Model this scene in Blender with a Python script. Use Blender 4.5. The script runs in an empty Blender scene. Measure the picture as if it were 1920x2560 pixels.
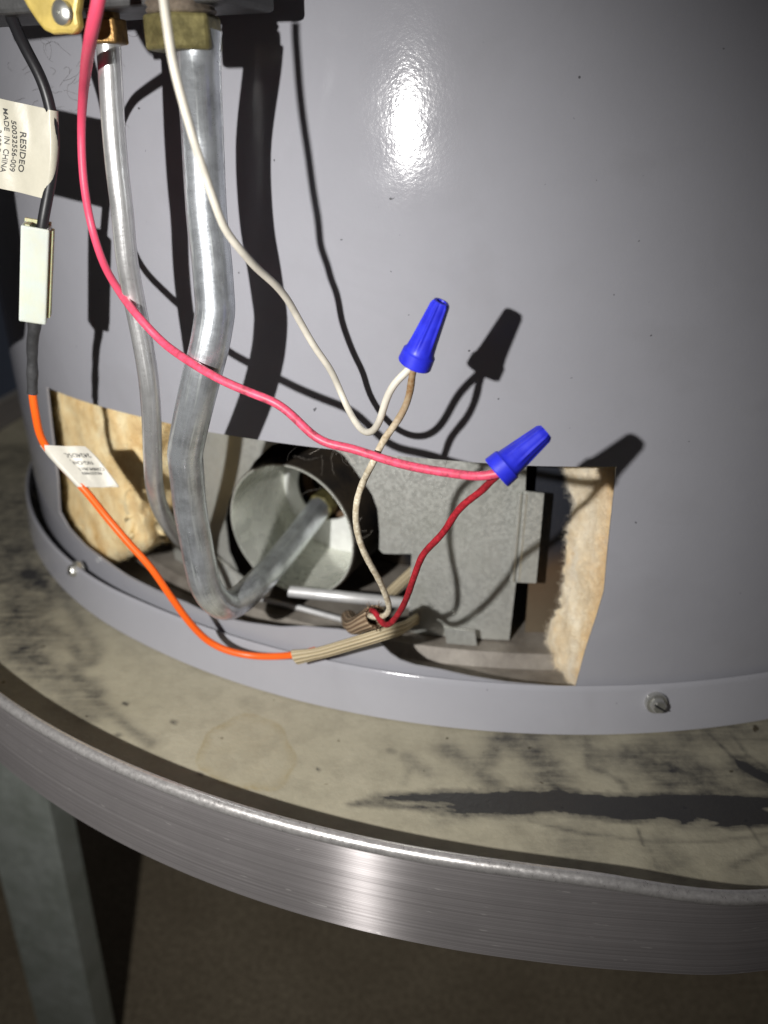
import bpy, bmesh, math, random
import numpy as np
from mathutils import Vector, Matrix, noise
from mathutils.geometry import delaunay_2d_cdt
random.seed(7)
SC = bpy.context.scene
COL = SC.collection
PI = math.pi

# ------------------------------------------------------------------ camera
CAM = Vector((-0.07463461, -0.54925814, 0.21001925))
RT = Vector((0.99999678, 0.0015794, -0.00198477))
UP = Vector((0.00110759, 0.43204971, 0.90184911))
FW = Vector((-0.0022819, 0.90184841, -0.43204657))
FPX = 2043.56                       # focal length in pixels of the 1920 x 2560 photograph
cd = bpy.data.cameras.new('camera')
cam = bpy.data.objects.new('camera', cd); COL.objects.link(cam)
cam.matrix_world = Matrix(((RT.x, UP.x, -FW.x, CAM.x), (RT.y, UP.y, -FW.y, CAM.y), (RT.z, UP.z, -FW.z, CAM.z), (0, 0, 0, 1)))
cd.sensor_fit = 'VERTICAL'; cd.sensor_height = 36.0; cd.lens = 36.0 * FPX / 2560
cd.clip_start = 0.01; cd.clip_end = 50
cd.dof.use_dof = True; cd.dof.focus_distance = 0.238; cd.dof.aperture_fstop = 10.0
SC.camera = cam

# ------------------------------------------------------------------ world, torch, exposure
w = bpy.data.worlds.new('World'); SC.world = w; w.use_nodes = True
w.node_tree.nodes['Background'].inputs[0].default_value = (0.052, 0.049, 0.050, 1)
w.node_tree.nodes['Background'].inputs[1].default_value = 0.80
LIGHT = Vector((-0.205, -0.59, 0.236))
ld = bpy.data.lights.new('torch', 'SPOT'); ld.energy = 7.6; ld.color = (1.0, 0.982, 0.955)
ld.shadow_soft_size = 0.0035; ld.spot_size = math.radians(91); ld.spot_blend = 1.0
lo = bpy.data.objects.new('torch', ld); COL.objects.link(lo); lo.location = LIGHT
lo.rotation_euler = (Vector((-0.165, -0.29, 0.075)) - LIGHT).to_track_quat('-Z', 'Y').to_euler()
SC.view_settings.view_transform = 'Standard'; SC.view_settings.look = 'None'
SC.view_settings.exposure = 0; SC.view_settings.gamma = 1
SC.cycles.max_bounces = 8

# ------------------------------------------------------------------ measuring helpers: sight line of a photo pixel met with a real surface
K = 1920 / 1659
RJ0 = 0.30
def ray(p):
    d = RT * ((p[0] - 960) / FPX) + UP * ((1280 - p[1]) / FPX) + FW
    return d.normalized()
def raw_y(p, y):
    d = ray(p); return CAM + d * ((y - CAM.y) / d.y)
def on_y(p, y):
    P = raw_y(p, y); r = math.hypot(P.x, P.y)          # stand-off from the jacket as its shadow gives it
    return P if r <= RJ0 else on_r(p, RJ0 + (r - RJ0) * min(1.02, .95 + (P.x + .065) * 1.3))
def stand_off(p, r): P = on_r(p, r); return on_r(p, RJ0 + (r - RJ0) * min(1.02, .95 + (P.x + .065) * 1.3))
def on_z(p, z):
    d = ray(p); return CAM + d * ((z - CAM.z) / d.z)
def on_r(p, r):
    d = ray(p); a = d.x**2 + d.y**2; b = 2 * (CAM.x * d.x + CAM.y * d.y); c = CAM.x**2 + CAM.y**2 - r * r
    D = b * b - 4 * a * c
    t = (-b - math.sqrt(D)) / (2 * a) if D > 0 else -b / (2 * a)
    return CAM + d * t
def D(x, y): return (x * K, y * K)
def tz(v): return (math.atan2(v.y, v.x), v.z)

# ------------------------------------------------------------------ object helpers
def link(name, me, m=None, parent=None):
    o = bpy.data.objects.new(name, me); COL.objects.link(o)
    if m is not None: me.materials.append(m)
    if parent is not None: o.parent = parent
    return o
def mesh(name, vs, fs, m, parent=None, smooth=True, uvs=None):
    me = bpy.data.meshes.new(name); me.from_pydata([tuple(v) for v in vs], [], fs); me.update()
    if smooth: me.polygons.foreach_set('use_smooth', [True] * len(me.polygons))
    if uvs is not None:
        l = me.uv_layers.new(name='UVMap')
        for lp in me.loops: l.data[lp.index].uv = uvs[lp.vertex_index]
    return link(name, me, m, parent)
def bm_obj(name, bm, m, parent=None, smooth=False, bevel=0, sharp=None):
    me = bpy.data.meshes.new(name); bm.normal_update(); bm.to_mesh(me); bm.free()
    if smooth: me.polygons.foreach_set('use_smooth', [True] * len(me.polygons))
    if sharp: me.set_sharp_from_angle(angle=math.radians(sharp))
    o = link(name, me, m, parent)
    if bevel:
        b = o.modifiers.new('bevel', 'BEVEL'); b.width = bevel; b.segments = 2; b.limit_method = 'ANGLE'; b.angle_limit = math.radians(40)
    return o
def thing(name, label, cat, loc, group=None):
    o = bpy.data.objects.new(name, None); COL.objects.link(o); o.location = loc; o.empty_display_size = 0.01
    tag(o, label, cat, group); return o
def tag(o, label, cat, group=None):
    o['label'] = label; o['category'] = cat
    if group: o['group'] = group
    return o
def attach(o, root):
    o.parent = root; o.matrix_parent_inverse = Matrix.Translation(-root.location); return o
def structure(o): o['kind'] = 'structure'; return o

def spline(pts, step=0.0015):
    P = [Vector(p) for p in pts]; out = []
    Q = [P[0] * 2 - P[1]] + P + [P[-1] * 2 - P[-2]]
    for i in range(1, len(Q) - 2):
        p0, p1, p2, p3 = Q[i-1:i+3]
        n = max(2, int((p2 - p1).length / step))
        a = max((p1-p0).length, 1e-6)**0.5; b = max((p2-p1).length, 1e-6)**0.5; c = max((p3-p2).length, 1e-6)**0.5
        m1 = ((p1-p0)/a - (p2-p0)/(a+b) + (p2-p1)/b) * b
        m2 = ((p2-p1)/b - (p3-p1)/(b+c) + (p3-p2)/c) * b
        for k in range(n):
            t = k / n
            out.append(p1*(2*t**3-3*t*t+1) + m1*(t**3-2*t*t+t) + p2*(-2*t**3+3*t*t) + m2*(t**3-t*t))
    out.append(P[-1]); return out
def smooth_path(c, it=3):
    for _ in range(it):
        c = [c[0]] + [(c[i-1] + c[i]*2 + c[i+1]) * .25 for i in range(1, len(c)-1)] + [c[-1]]
    return c
def tube(name, pts, rad, m, parent=None, seg=20, step=0.0015, flat=1.0, upv=None, caps=True, it=4, wob=0, lobes=None):
    c = smooth_path(spline(pts, step), it); n = len(c)
    L = [0.0]
    for i in range(1, n): L.append(L[-1] + (c[i] - c[i-1]).length)
    T = [(c[min(i+1, n-1)] - c[max(i-1, 0)]).normalized() for i in range(n)]
    N = T[0].cross(upv or Vector((0.3, 1, 0.2))).normalized()
    vs, uv = [], []
    for i in range(n):
        N = (N - T[i] * N.dot(T[i])).normalized(); B = T[i].cross(N)
        r = rad(L[i] / L[-1], L[i]) if callable(rad) else rad
        if wob: r *= 1 + wob * noise.noise(Vector((L[i] * 300, 3.1, r * 5e3)))
        for k in range(seg + 1):
            a = 2 * PI * k / seg
            rr = r if lobes is None else r * (1 + lobes[1] * abs(math.sin(lobes[0] * a)))
            vs.append(c[i] + N * math.cos(a) * rr + B * math.sin(a) * rr * flat); uv.append((k / seg, L[i]))
    S = seg + 1
    fs = [(i*S+k, i*S+k+1, (i+1)*S+k+1, (i+1)*S+k) for i in range(n-1) for k in range(seg)]
    if caps:
        for i, flip in ((0, True), (n-1, False)):
            b = len(vs); vs.append(c[i]); uv.append((0, L[i]))
            for k in range(seg + 1): vs.append(vs[i*S+k]); uv.append((k / seg, L[i]))
            for k in range(seg): fs.append((b, b+2+k, b+1+k) if flip else (b, b+1+k, b+2+k))
    return mesh(name, vs, fs, m, parent, True, uv)

def inpoly(x, y, P):
    r = False; j = len(P) - 1
    for i in range(len(P)):
        xi, yi = P[i]; xj, yj = P[j]
        if (yi > y) != (yj > y) and x < (xj-xi) * (y-yi) / (yj-yi) + xi: r = not r
        j = i
    return r
def densify(P, step, closed=True):
    out = []; n = len(P)
    for i in range(n if closed else n - 1):
        a, b = P[i], P[(i+1) % n]; d = math.dist(a, b); k = max(1, int(d / step))
        for j in range(k): out.append((a[0] + (b[0]-a[0])*j/k, a[1] + (b[1]-a[1])*j/k))
    return out
def sheet(name, outer, holes, grid, thick, fn, m, parent, edge_step=None):
    """Flat pattern (s, z) cut by outlines, rolled by fn(s, z, depth) -> point; has real thickness."""
    es = edge_step or grid * .6
    loops = [densify(outer, es)] + [densify(h, es) for h in holes]
    V, E = [], []
    for l in loops:
        b = len(V); V += l; E += [(b+i, b+(i+1) % len(l)) for i in range(len(l))]
    xs = [p[0] for p in outer]; ys = [p[1] for p in outer]
    allb = np.array(V)
    nx = int((max(xs)-min(xs))/grid); ny = int((max(ys)-min(ys))/grid)
    for i in range(1, nx+1):
        for j in range(1, ny+1):
            x = min(xs) + (max(xs)-min(xs))*i/(nx+1); y = min(ys) + (max(ys)-min(ys))*j/(ny+1)
            if not inpoly(x, y, loops[0]) or any(inpoly(x, y, h) for h in loops[1:]): continue
            if np.min((allb[:, 0]-x)**2 + (allb[:, 1]-y)**2) < (grid*.45)**2: continue
            V.append((x, y))
    r = delaunay_2d_cdt([Vector(v) for v in V], E, [], 0, 1e-7)
    P = [tuple(v) for v in r[0]]
    tris = []
    for f in r[2]:
        cx = sum(P[i][0] for i in f)/3; cy = sum(P[i][1] for i in f)/3
        if inpoly(cx, cy, loops[0]) and not any(inpoly(cx, cy, h) for h in loops[1:]): tris.append(tuple(f))
    n = len(P); vs = [fn(p[0], p[1], 0) for p in P] + [fn(p[0], p[1], thick) for p in P]
    fs = list(tris) + [tuple(reversed([i+n for i in t])) for t in tris]
    cnt = {}
    for t in tris:
        for a, b in ((t[0], t[1]), (t[1], t[2]), (t[2], t[0])):
            cnt[(a, b)] = cnt.get((a, b), 0) + 1
    bnd = [e for e in cnt if (e[1], e[0]) not in cnt]
    for a, b in bnd: fs.append((b, a, a+n, b+n))
    me = bpy.data.meshes.new(name); me.from_pydata([tuple(v) for v in vs], [], fs); me.update()
    me.polygons.foreach_set('use_smooth', [True]*len(me.polygons))
    me.set_sharp_from_angle(angle=math.radians(40))
    return link(name, me, m, parent)
def lathe(name, prof, m, parent=None, center=(0, 0, 0), seg=256, a0=0, a1=2*PI, off=None, sharp=35, closed=True, smooth=True):
    vs, fs, uv = [], [], []
    full = abs(a1 - a0 - 2*PI) < 1e-6
    cols = seg if full else seg + 1
    for i in range(cols):
        a = a0 + (a1-a0)*i/seg
        for (r, z) in prof:
            dr, dz = off(a, r, z) if off else (0, 0)
            vs.append((center[0] + (r+dr)*math.cos(a), center[1] + (r+dr)*math.sin(a), center[2] + z + dz))
    n = len(prof); kk = n if closed else n - 1
    for i in range(seg):
        j = (i+1) % cols
        for k in range(kk): fs.append((i*n+k, j*n+k, j*n+(k+1) % n, i*n+(k+1) % n))
    if closed and not full:
        fs.append(tuple(range(n))); fs.append(tuple(reversed([seg*n+k for k in range(n)])))
    me = bpy.data.meshes.new(name); me.from_pydata(vs, [], fs); me.update()
    bm = bmesh.new(); bm.from_mesh(me); bmesh.ops.recalc_face_normals(bm, faces=bm.faces); bm.to_mesh(me); bm.free()
    if smooth: me.polygons.foreach_set('use_smooth', [True]*len(me.polygons)); me.set_sharp_from_angle(angle=math.radians(sharp))
    return link(name, me, m, parent)
def basis(ax, hint=Vector((0, 0, 1))):
    ax = ax.normalized(); x = hint.cross(ax)
    if x.length < 1e-4: x = Vector((1, 0, 0))
    x.normalize(); return x, ax.cross(x), ax
def spin(name, prof, base, ax, m, parent=None, seg=48, mod=None, sharp=35, turn=0.0):
    """Profile (radius, height) spun about an axis from base; open profile ends are closed when radius is 0."""
    x, y, zz = basis(ax); vs, fs = [], []
    for i in range(seg):
        a = 2*PI*i/seg + turn
        for k, (r, h) in enumerate(prof):
            if mod: r = mod(a, r, h, k)
            vs.append(base + x*(r*math.cos(a)) + y*(r*math.sin(a)) + zz*h)
    n = len(prof)
    for i in range(seg):
        j = (i+1) % seg
        for k in range(n-1): fs.append((i*n+k, j*n+k, j*n+k+1, i*n+k+1))
    me = bpy.data.meshes.new(name); me.from_pydata([tuple(v) for v in vs], [], fs); me.update()
    bm = bmesh.new(); bm.from_mesh(me); bmesh.ops.remove_doubles(bm, verts=bm.verts, dist=1e-7)
    bmesh.ops.recalc_face_normals(bm, faces=bm.faces); bm.to_mesh(me); bm.free()
    me.polygons.foreach_set('use_smooth', [True]*len(me.polygons)); me.set_sharp_from_angle(angle=math.radians(sharp))
    return link(name, me, m, parent)
def hexa(name, r, h, base, ax, m, parent=None, turn=0.0, bev=0.0006):
    x, y, zz = basis(ax); bm = bmesh.new()
    lo_, hi_ = [], []
    for i in range(6):
        a = PI*i/3 + turn; d = x*math.cos(a)*r + y*math.sin(a)*r
        lo_.append(bm.verts.new(base + d)); hi_.append(bm.verts.new(base + d + zz*h))
    bm.faces.new(list(reversed(lo_))); bm.faces.new(hi_)
    for i in range(6): bm.faces.new((lo_[i], lo_[(i+1) % 6], hi_[(i+1) % 6], hi_[i]))
    return bm_obj(name, bm, m, parent, bevel=bev)
def box(name, c, ex, ey, ez, m, parent=None, bev=0.0):
    bm = bmesh.new(); v = {}
    for i in (-1, 1):
        for j in (-1, 1):
            for k in (-1, 1): v[i, j, k] = bm.verts.new(c + ex*i + ey*j + ez*k)
    for f in (((-1,-1,-1),(-1,1,-1),(1,1,-1),(1,-1,-1)), ((-1,-1,1),(1,-1,1),(1,1,1),(-1,1,1)), ((-1,-1,-1),(1,-1,-1),(1,-1,1),(-1,-1,1)),
              ((1,1,-1),(-1,1,-1),(-1,1,1),(1,1,1)), ((-1,1,-1),(-1,-1,-1),(-1,-1,1),(-1,1,1)), ((1,-1,-1),(1,1,-1),(1,1,1),(1,-1,1))):
        bm.faces.new([v[q] for q in f])
    bmesh.ops.recalc_face_normals(bm, faces=bm.faces)
    return bm_obj(name, bm, m, parent, bevel=bev)
def prism(name, pts, nrm, th, m, parent=None, bev=0.0):
    bm = bmesh.new(); a = [bm.verts.new(p) for p in pts]; b = [bm.verts.new(p + nrm*th) for p in pts]
    bm.faces.new(a); bm.faces.new(list(reversed(b)))
    for i in range(len(a)):
        j = (i+1) % len(a); bm.faces.new((a[j], a[i], b[i], b[j]))
    bmesh.ops.recalc_face_normals(bm, faces=bm.faces)
    return bm_obj(name, bm, m, parent, bevel=bev)

# ------------------------------------------------------------------ materials
class N:
    def __init__(s, name, base=(.5, .5, .5), rough=.5, metal=0.0, spec=.5, **kw):
        s.m = bpy.data.materials.new(name); s.m.use_nodes = True
        s.t = s.m.node_tree; s.b = s.t.nodes['Principled BSDF']
        s.b.inputs['Base Color'].default_value = (*base, 1); s.b.inputs['Roughness'].default_value = rough
        s.b.inputs['Metallic'].default_value = metal; s.b.inputs['Specular IOR Level'].default_value = spec
        for k, v in kw.items(): s.b.inputs[k.replace('_', ' ')].default_value = v
        s.co = None
    def n(s, typ, **kw):
        x = s.t.nodes.new(typ)
        for k, v in kw.items():
            if isinstance(k, str) and hasattr(x, k): setattr(x, k, v)
        return x
    def l(s, a, b): s.t.links.new(a, b)
    def obj(s):
        if s.co is None: s.co = s.n('ShaderNodeTexCoord')
        return s.co.outputs['Object']
    def uv(s):
        if s.co is None: s.co = s.n('ShaderNodeTexCoord')
        return s.co.outputs['UV']
    def scale(s, v, sc):
        x = s.n('ShaderNodeMapping'); s.l(v, x.inputs[0]); x.inputs['Scale'].default_value = sc; return x.outputs[0]
    def noise(s, v, sc, det=3, rough=.55, dist=0):
        x = s.n('ShaderNodeTexNoise'); s.l(v, x.inputs['Vector']); x.inputs['Scale'].default_value = sc
        x.inputs['Detail'].default_value = det; x.inputs['Roughness'].default_value = rough; x.inputs['Distortion'].default_value = dist
        return x.outputs['Fac']
    def voro(s, v, sc, out='Color', feat='F1'):
        x = s.n('ShaderNodeTexVoronoi'); x.feature = feat; s.l(v, x.inputs['Vector']); x.inputs['Scale'].default_value = sc
        return x.outputs[out]
    def ramp(s, f, stops):
        x = s.n('ShaderNodeValToRGB'); e = x.color_ramp.elements
        while len(e) < len(stops): e.new(.5)
        for q, (p, c) in zip(e, stops):
            q.position = p; q.color = (*c, 1) if isinstance(c, tuple) else (c, c, c, 1)
        s.l(f, x.inputs[0]); return x.outputs[0]
    def rng(s, f, a, b, c, d):
        x = s.n('ShaderNodeMapRange'); s.l(f, x.inputs[0])
        for i, q in enumerate((a, b, c, d)): x.inputs[i+1].default_value = q
        return x.outputs[0]
    def mix(s, f, a, b, mode='MIX'):
        x = s.n('ShaderNodeMix'); x.data_type = 'RGBA'; x.blend_type = mode
        for sock, v in ((x.inputs[0], f), (x.inputs[6], a), (x.inputs[7], b)):
            if isinstance(v, (int, float)): sock.default_value = v
            elif isinstance(v, tuple): sock.default_value = (*v, 1)
            else: s.l(v, sock)
        return x.outputs[2]
    def math(s, op, a, b=0.0):
        x = s.n('ShaderNodeMath'); x.operation = op
        for i, v in enumerate((a, b)):
            if isinstance(v, (int, float)): x.inputs[i].default_value = v
            else: s.l(v, x.inputs[i])
        return x.outputs[0]
    def attr(s, name):
        x = s.n('ShaderNodeAttribute'); x.attribute_name = name; return x.outputs['Fac']
    def color(s, v): s.l(v, s.b.inputs['Base Color'])
    def rough(s, v): s.l(v, s.b.inputs['Roughness'])
    def bump(s, h, strength=.3, dist=.001, prev=None):
        x = s.n('ShaderNodeBump'); x.inputs['Strength'].default_value = strength; x.inputs['Distance'].default_value = dist
        s.l(h, x.inputs['Height'])
        if prev: s.l(prev, x.inputs['Normal'])
        s.l(x.outputs[0], s.b.inputs['Normal']); return x.outputs[0]

def m_jacket(name, base):
    a = N(name, base, .1, spec=.24)
    o = a.obj()
    peel = a.noise(o, 800, 3, .6); big = a.noise(o, 14, 2); 
    speck = a.ramp(a.noise(o, 420, 1, .4), [(.165, .3), (.20, 1)])
    dust = a.noise(o, 60, 5, .7)
    c = a.mix(a.rng(dust, .35, .75, 0, .16), base, tuple(min(1, x*1.18 + .02) for x in base))
    c = a.mix(a.rng(big, .3, .7, 0, .10), c, tuple(x*.82 for x in base))
    c = a.mix(1.0, c, speck, 'MULTIPLY')
    smu = a.rng(a.noise(o, 22, 3, .6, 1.0), .55, .75, 0, .16)
    c = a.mix(smu, c, (.22, .215, .22))
    a.color(c); a.rough(a.rng(a.noise(o, 90, 4), .3, .7, .085, .15))
    h = a.bump(big, .10, .004); a.bump(peel, .17, .00022, h)
    return a.m
JACKET = m_jacket('grey_jacket_paint', (.33, .33, .36))
RINGM = m_jacket('grey_ring_paint', (.345, .345, .375))

def m_tube(name, base, r0, r1, metal=.92, dark=.55, streak=1.0):
    a = N(name, base, .35, metal)
    u = a.uv()
    st = a.noise(a.scale(u, (26, 30, 1)), 1, 4, .6)          # long streaks
    sc = a.noise(a.scale(u, (8, 900, 1)), 1, 3, .7)           # cross scuffs
    o = a.obj(); bl = a.noise(o, 130, 5, .65); fi = a.noise(o, 1500, 2)
    c = a.mix(a.math('MULTIPLY', a.rng(a.mix(.55, st, bl), .44, .62, 0, 1), streak), base, tuple(x*dark for x in base))
    c = a.mix(a.rng(st, .54, .66, 0, .7), c, tuple(min(1, x*1.4) for x in base))
    pit = a.ramp(a.noise(o, 900, 2, .6), [(.26, .6), (.34, 1)])
    c = a.mix(.5, c, pit, 'MULTIPLY')
    a.color(c); a.rough(a.rng(a.mix(.6, sc, st), .3, .7, r0, r1))
    h = a.bump(a.mix(.5, st, sc), .22, .0004); a.bump(fi, .12, .0001, h)
    return a.m
GAS = m_tube('aluminised_gas_tube', (.68, .715, .75), .22, .42, .78, .50)
PILOT = m_tube('aluminium_pilot_tube', (.76, .76, .755), .24, .42, .78, .74)
ROD = m_tube('dull_rod', (.72, .72, .72), .35, .5, .45, .8)

def m_galv(name, base, metal=.55, cell=520, r0=.36, r1=.58, cloud=.3, bmp=.2):
    a = N(name, base, .5, metal); o = a.obj()
    cells = a.n('ShaderNodeRGBToBW'); a.l(a.voro(a.scale(o, (1, 1, 1)), cell), cells.inputs[0])
    cl = a.noise(o, 40, 4, .6); fi = a.noise(o, 1400, 2, .6)
    c = a.mix(a.rng(cells.outputs[0], .2, .8, 0, .55), tuple(x*.95 for x in base), tuple(min(1, x*1.05) for x in base))
    c = a.mix(a.rng(cl, .42, .70, 0, cloud), c, tuple(x*q for x, q in zip(base, (.74, .76, .72))))
    a.color(c); a.rough(a.rng(cells.outputs[0], .2, .8, r0, r1)); a.bump(fi, bmp, .00022)
    return a.m
GALV = m_galv('galvanised_shield', (.56, .565, .53), .5, 900, .28, .52, .4, .5)
HORNM = m_galv('galvanised_air_horn', (.80, .81, .74), .5, 240, .20, .36, .45, .05)
HORNEND = m_galv('pale_horn_end', (.86, .87, .84), .1, 300)
LEGM = m_galv('galvanised_leg', (.48, .52, .48), .3, 160, .4, .6, .9)

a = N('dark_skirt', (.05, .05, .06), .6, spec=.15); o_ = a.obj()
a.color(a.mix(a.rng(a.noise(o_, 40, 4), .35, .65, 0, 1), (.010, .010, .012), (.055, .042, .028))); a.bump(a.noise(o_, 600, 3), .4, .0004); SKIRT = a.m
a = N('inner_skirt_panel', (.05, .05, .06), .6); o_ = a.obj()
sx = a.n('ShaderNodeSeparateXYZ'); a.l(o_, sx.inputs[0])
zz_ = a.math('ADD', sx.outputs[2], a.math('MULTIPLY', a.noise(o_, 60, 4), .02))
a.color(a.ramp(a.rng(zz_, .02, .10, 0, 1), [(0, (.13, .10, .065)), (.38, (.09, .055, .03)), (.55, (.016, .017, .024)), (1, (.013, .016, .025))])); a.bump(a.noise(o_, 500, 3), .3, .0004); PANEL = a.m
a = N('base_pan', (.2, .18, .16), .55, .15); o_ = a.obj()
a.color(a.mix(a.rng(a.noise(o_, 45, 6, .7), .3, .7, 0, 1), (.15, .13, .11), (.33, .30, .26))); a.bump(a.noise(o_, 700, 4), .35, .0004); PAN = a.m

def m_wool(name, c0, c1, c2):
    a = N(name, c1, .95, spec=.1)
    o = a.obj(); big = a.noise(o, 60, 5, .6, .5); fib = a.noise(a.scale(o, (1, 1, .5)), 1100, 4, .7, 1.5); tuft = a.noise(o, 230, 4, .65, .8)
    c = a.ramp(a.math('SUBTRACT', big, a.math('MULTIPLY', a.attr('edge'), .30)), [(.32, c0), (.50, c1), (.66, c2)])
    c = a.mix(a.rng(fib, .35, .65, .0, .3), c, tuple(min(1, x*1.15) for x in c2))
    a.color(c); a.bump(fib, .3, .0005); return a.m
WOOL_L = m_wool('yellow_glass_wool', (.74, .52, .24), (.88, .69, .38), (.93, .82, .55))
WOOL_R = m_wool('pale_glass_wool', (.84, .58, .25), (.90, .78, .58), (.94, .87, .73))
def m_fibre(name, lo, hi):
    a = N(name, lo, .9, spec=.1); o = a.obj()
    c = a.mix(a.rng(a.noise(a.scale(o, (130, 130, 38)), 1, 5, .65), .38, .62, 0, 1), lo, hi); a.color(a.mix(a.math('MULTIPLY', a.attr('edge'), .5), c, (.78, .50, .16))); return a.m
FIBRE = m_fibre('cream_wool_fibre', (.86, .73, .52), (.97, .91, .79))
FIBRE_L = m_fibre('golden_wool_fibre', (.74, .50, .20), (.97, .87, .60))

def m_plain(name, base, rough, bump=None, metal=0, spec=.5, var=.12, **kw):
    a = N(name, base, rough, metal, spec, **kw); o = a.obj()
    a.color(a.mix(a.rng(a.noise(o, 160, 5, .65), .35, .68, 0, 1), tuple(x*(1-var) for x in base), tuple(min(1, x*(1+var*.5)) for x in base)))
    if bump: a.bump(a.noise(o, bump[0], 3), bump[1], bump[2])
    return a.m
def m_braid(name, base, stain, lo_hi=None, cells=260):
    a = N(name, base, .75, spec=.25); u = a.uv(); o = a.obj()
    wv = a.n('ShaderNodeTexVoronoi'); wv.feature = 'F1'; a.l(a.scale(u, (7, cells*4, 1)), wv.inputs['Vector']); wv.inputs['Scale'].default_value = 1
    c = a.mix(a.rng(a.noise(o, 300, 4, .7), .45, .72, 0, 1), base, stain)
    if lo_hi:
        sp = a.n('ShaderNodeSeparateXYZ'); a.l(u, sp.inputs[0])
        v = a.math('ADD', sp.outputs[1], a.math('MULTIPLY', a.math('SUBTRACT', a.noise(o, 220, 3), .5), .012))
        c = a.mix(a.rng(v, lo_hi[0], lo_hi[1], 1, 0), c, lo_hi[2])
    c = a.mix(a.rng(wv.outputs['Distance'], .25, .75, 0, .55), c, stain)
    a.color(c); a.bump(wv.outputs['Distance'], -.5, .0004); return a.m
PINK = m_plain('pink_wire_sheath', (.80, .085, .16), .45, (900, .12, .0002), var=.1)
a = N('grubby_pink_sheath', (.80, .085, .16), .45); o_ = a.obj(); u_ = a.uv(); sp = a.n('ShaderNodeSeparateXYZ'); a.l(u_, sp.inputs[0])
gr = a.math('MULTIPLY', a.rng(sp.outputs[1], .115, .165, 0, 1), a.rng(a.noise(o_, 420, 5, .75), .42, .66, 0, 1))
a.color(a.mix(gr, a.mix(a.noise(o_, 200, 3), (.74, .07, .14), (.84, .10, .18)), (.30, .045, .07))); a.bump(a.noise(o_, 900, 3), .2, .0002); PINK = a.m
WHITE = m_plain('cream_wire_sheath', (.66, .62, .53), .55, (700, .2, .0002), var=.18)
RED = m_braid('red_braided_sheath', (.42, .018, .030), (.16, .008, .012))
CREAM = m_braid('cream_braided_sheath', (.72, .66, .52), (.34, .27, .17), (.010, .030, (.22, .12, .05)))
ORANGE = m_plain('orange_silicone', (.92, .13, .012), .38, None, var=.06)
BLACK = m_plain('black_rubber', (.014, .014, .016), .42, (600, .15, .0002))
SHRINK = m_plain('dusty_heat_shrink', (.045, .045, .047), .5, (350, .5, .0006), var=.4)
a = N('blue_nut_plastic', (.020, .026, .60), .42, spec=.5); o_ = a.obj()
a.color(a.mix(a.rng(a.noise(o_, 260, 4), .35, .7, 0, 1), (.018, .022, .52), (.026, .036, .68))); a.bump(a.noise(o_, 1500, 3), .12, .00015); NUT = a.m
a = N('milky_nylon', (.70, .76, .68), .28, spec=.5, Subsurface_Weight=.55, Subsurface_Scale=.004); o_ = a.obj()
a.b.inputs['Subsurface Radius'].default_value = (1, 1, .8)
a.color(a.mix(a.rng(a.noise(o_, 120, 3), .38, .66, 0, 1), (.55, .60, .56), (.58, .60, .49))); NYLON = a.m
NYLON_EDGE = m_plain('yellowed_nylon', (.50, .48, .28), .4, (500, .3, .0004), var=.2, Subsurface_Weight=.3, Subsurface_Scale=.003)
LABEL = m_plain('cream_label', (.50, .475, .385), .42, (240, .25, .0006), var=.06)
LABELW = m_plain('white_label', (.62, .595, .52), .42, (300, .35, .0006), var=.07)
INK = N('label_ink', (.04, .04, .04), .6).m
a = N('braided_sleeve', (.5, .42, .28), .75, spec=.25); u_ = a.uv(); o_ = a.obj()
rb = a.n('ShaderNodeTexWave'); rb.wave_type = 'BANDS'; rb.bands_direction = 'X'; rb.inputs['Scale'].default_value = 3.3; a.l(u_, rb.inputs['Vector'])
wv = a.noise(a.scale(u_, (60, 2600, 1)), 1, 2)
c_ = a.mix(rb.outputs['Fac'], (.34, .27, .16), (.64, .56, .39)); c_ = a.mix(a.rng(wv, .35, .65, 0, .5), c_, (.42, .33, .20))
a.color(c_); hh = a.bump(rb.outputs['Fac'], .7, .0006); a.bump(wv, .4, .0003, hh); SLEEVE = a.m
a = N('brown_sleeve', (.3, .2, .12), .8, spec=.2); u_ = a.uv()
rb = a.n('ShaderNodeTexWave'); rb.wave_type = 'BANDS'; rb.bands_direction = 'X'; rb.inputs['Scale'].default_value = 4.2; a.l(u_, rb.inputs['Vector'])
a.color(a.mix(rb.outputs['Fac'], (.16, .10, .06), (.44, .33, .22))); a.bump(rb.outputs['Fac'], .7, .0006); SLEEVE2 = a.m
BRASS = m_plain('grimy_brass', (.27, .235, .10), .42, (220, .5, .0006), metal=.55, var=.7)
BRONZE = m_plain('brown_bronze', (.34, .20, .07), .36, (300, .5, .0006), metal=.7, var=.6)
THREADM = m_plain('grimy_pipe_dope', (.22, .18, .14), .5, (300, .7, .0008), metal=.3, var=.5)
CAST = m_plain('dark_casting', (.10, .10, .10), .5, (400, .5, .0005), metal=.4, var=.3)
YELLOW = m_plain('yellow_bracket', (.56, .42, .11), .4, (260, .3, .0005), metal=.15, var=.22)
ZINC = m_plain('zinc_screw', (.66, .66, .62), .3, (500, .3, .0003), metal=.85, var=.2)
DARKBOX = m_plain('black_plastic', (.02, .02, .022), .5)
HAIR = N('lint', (.13, .12, .11), .7).m
HAIRW = N('pale_lint', (.55, .50, .44), .7).m

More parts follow.
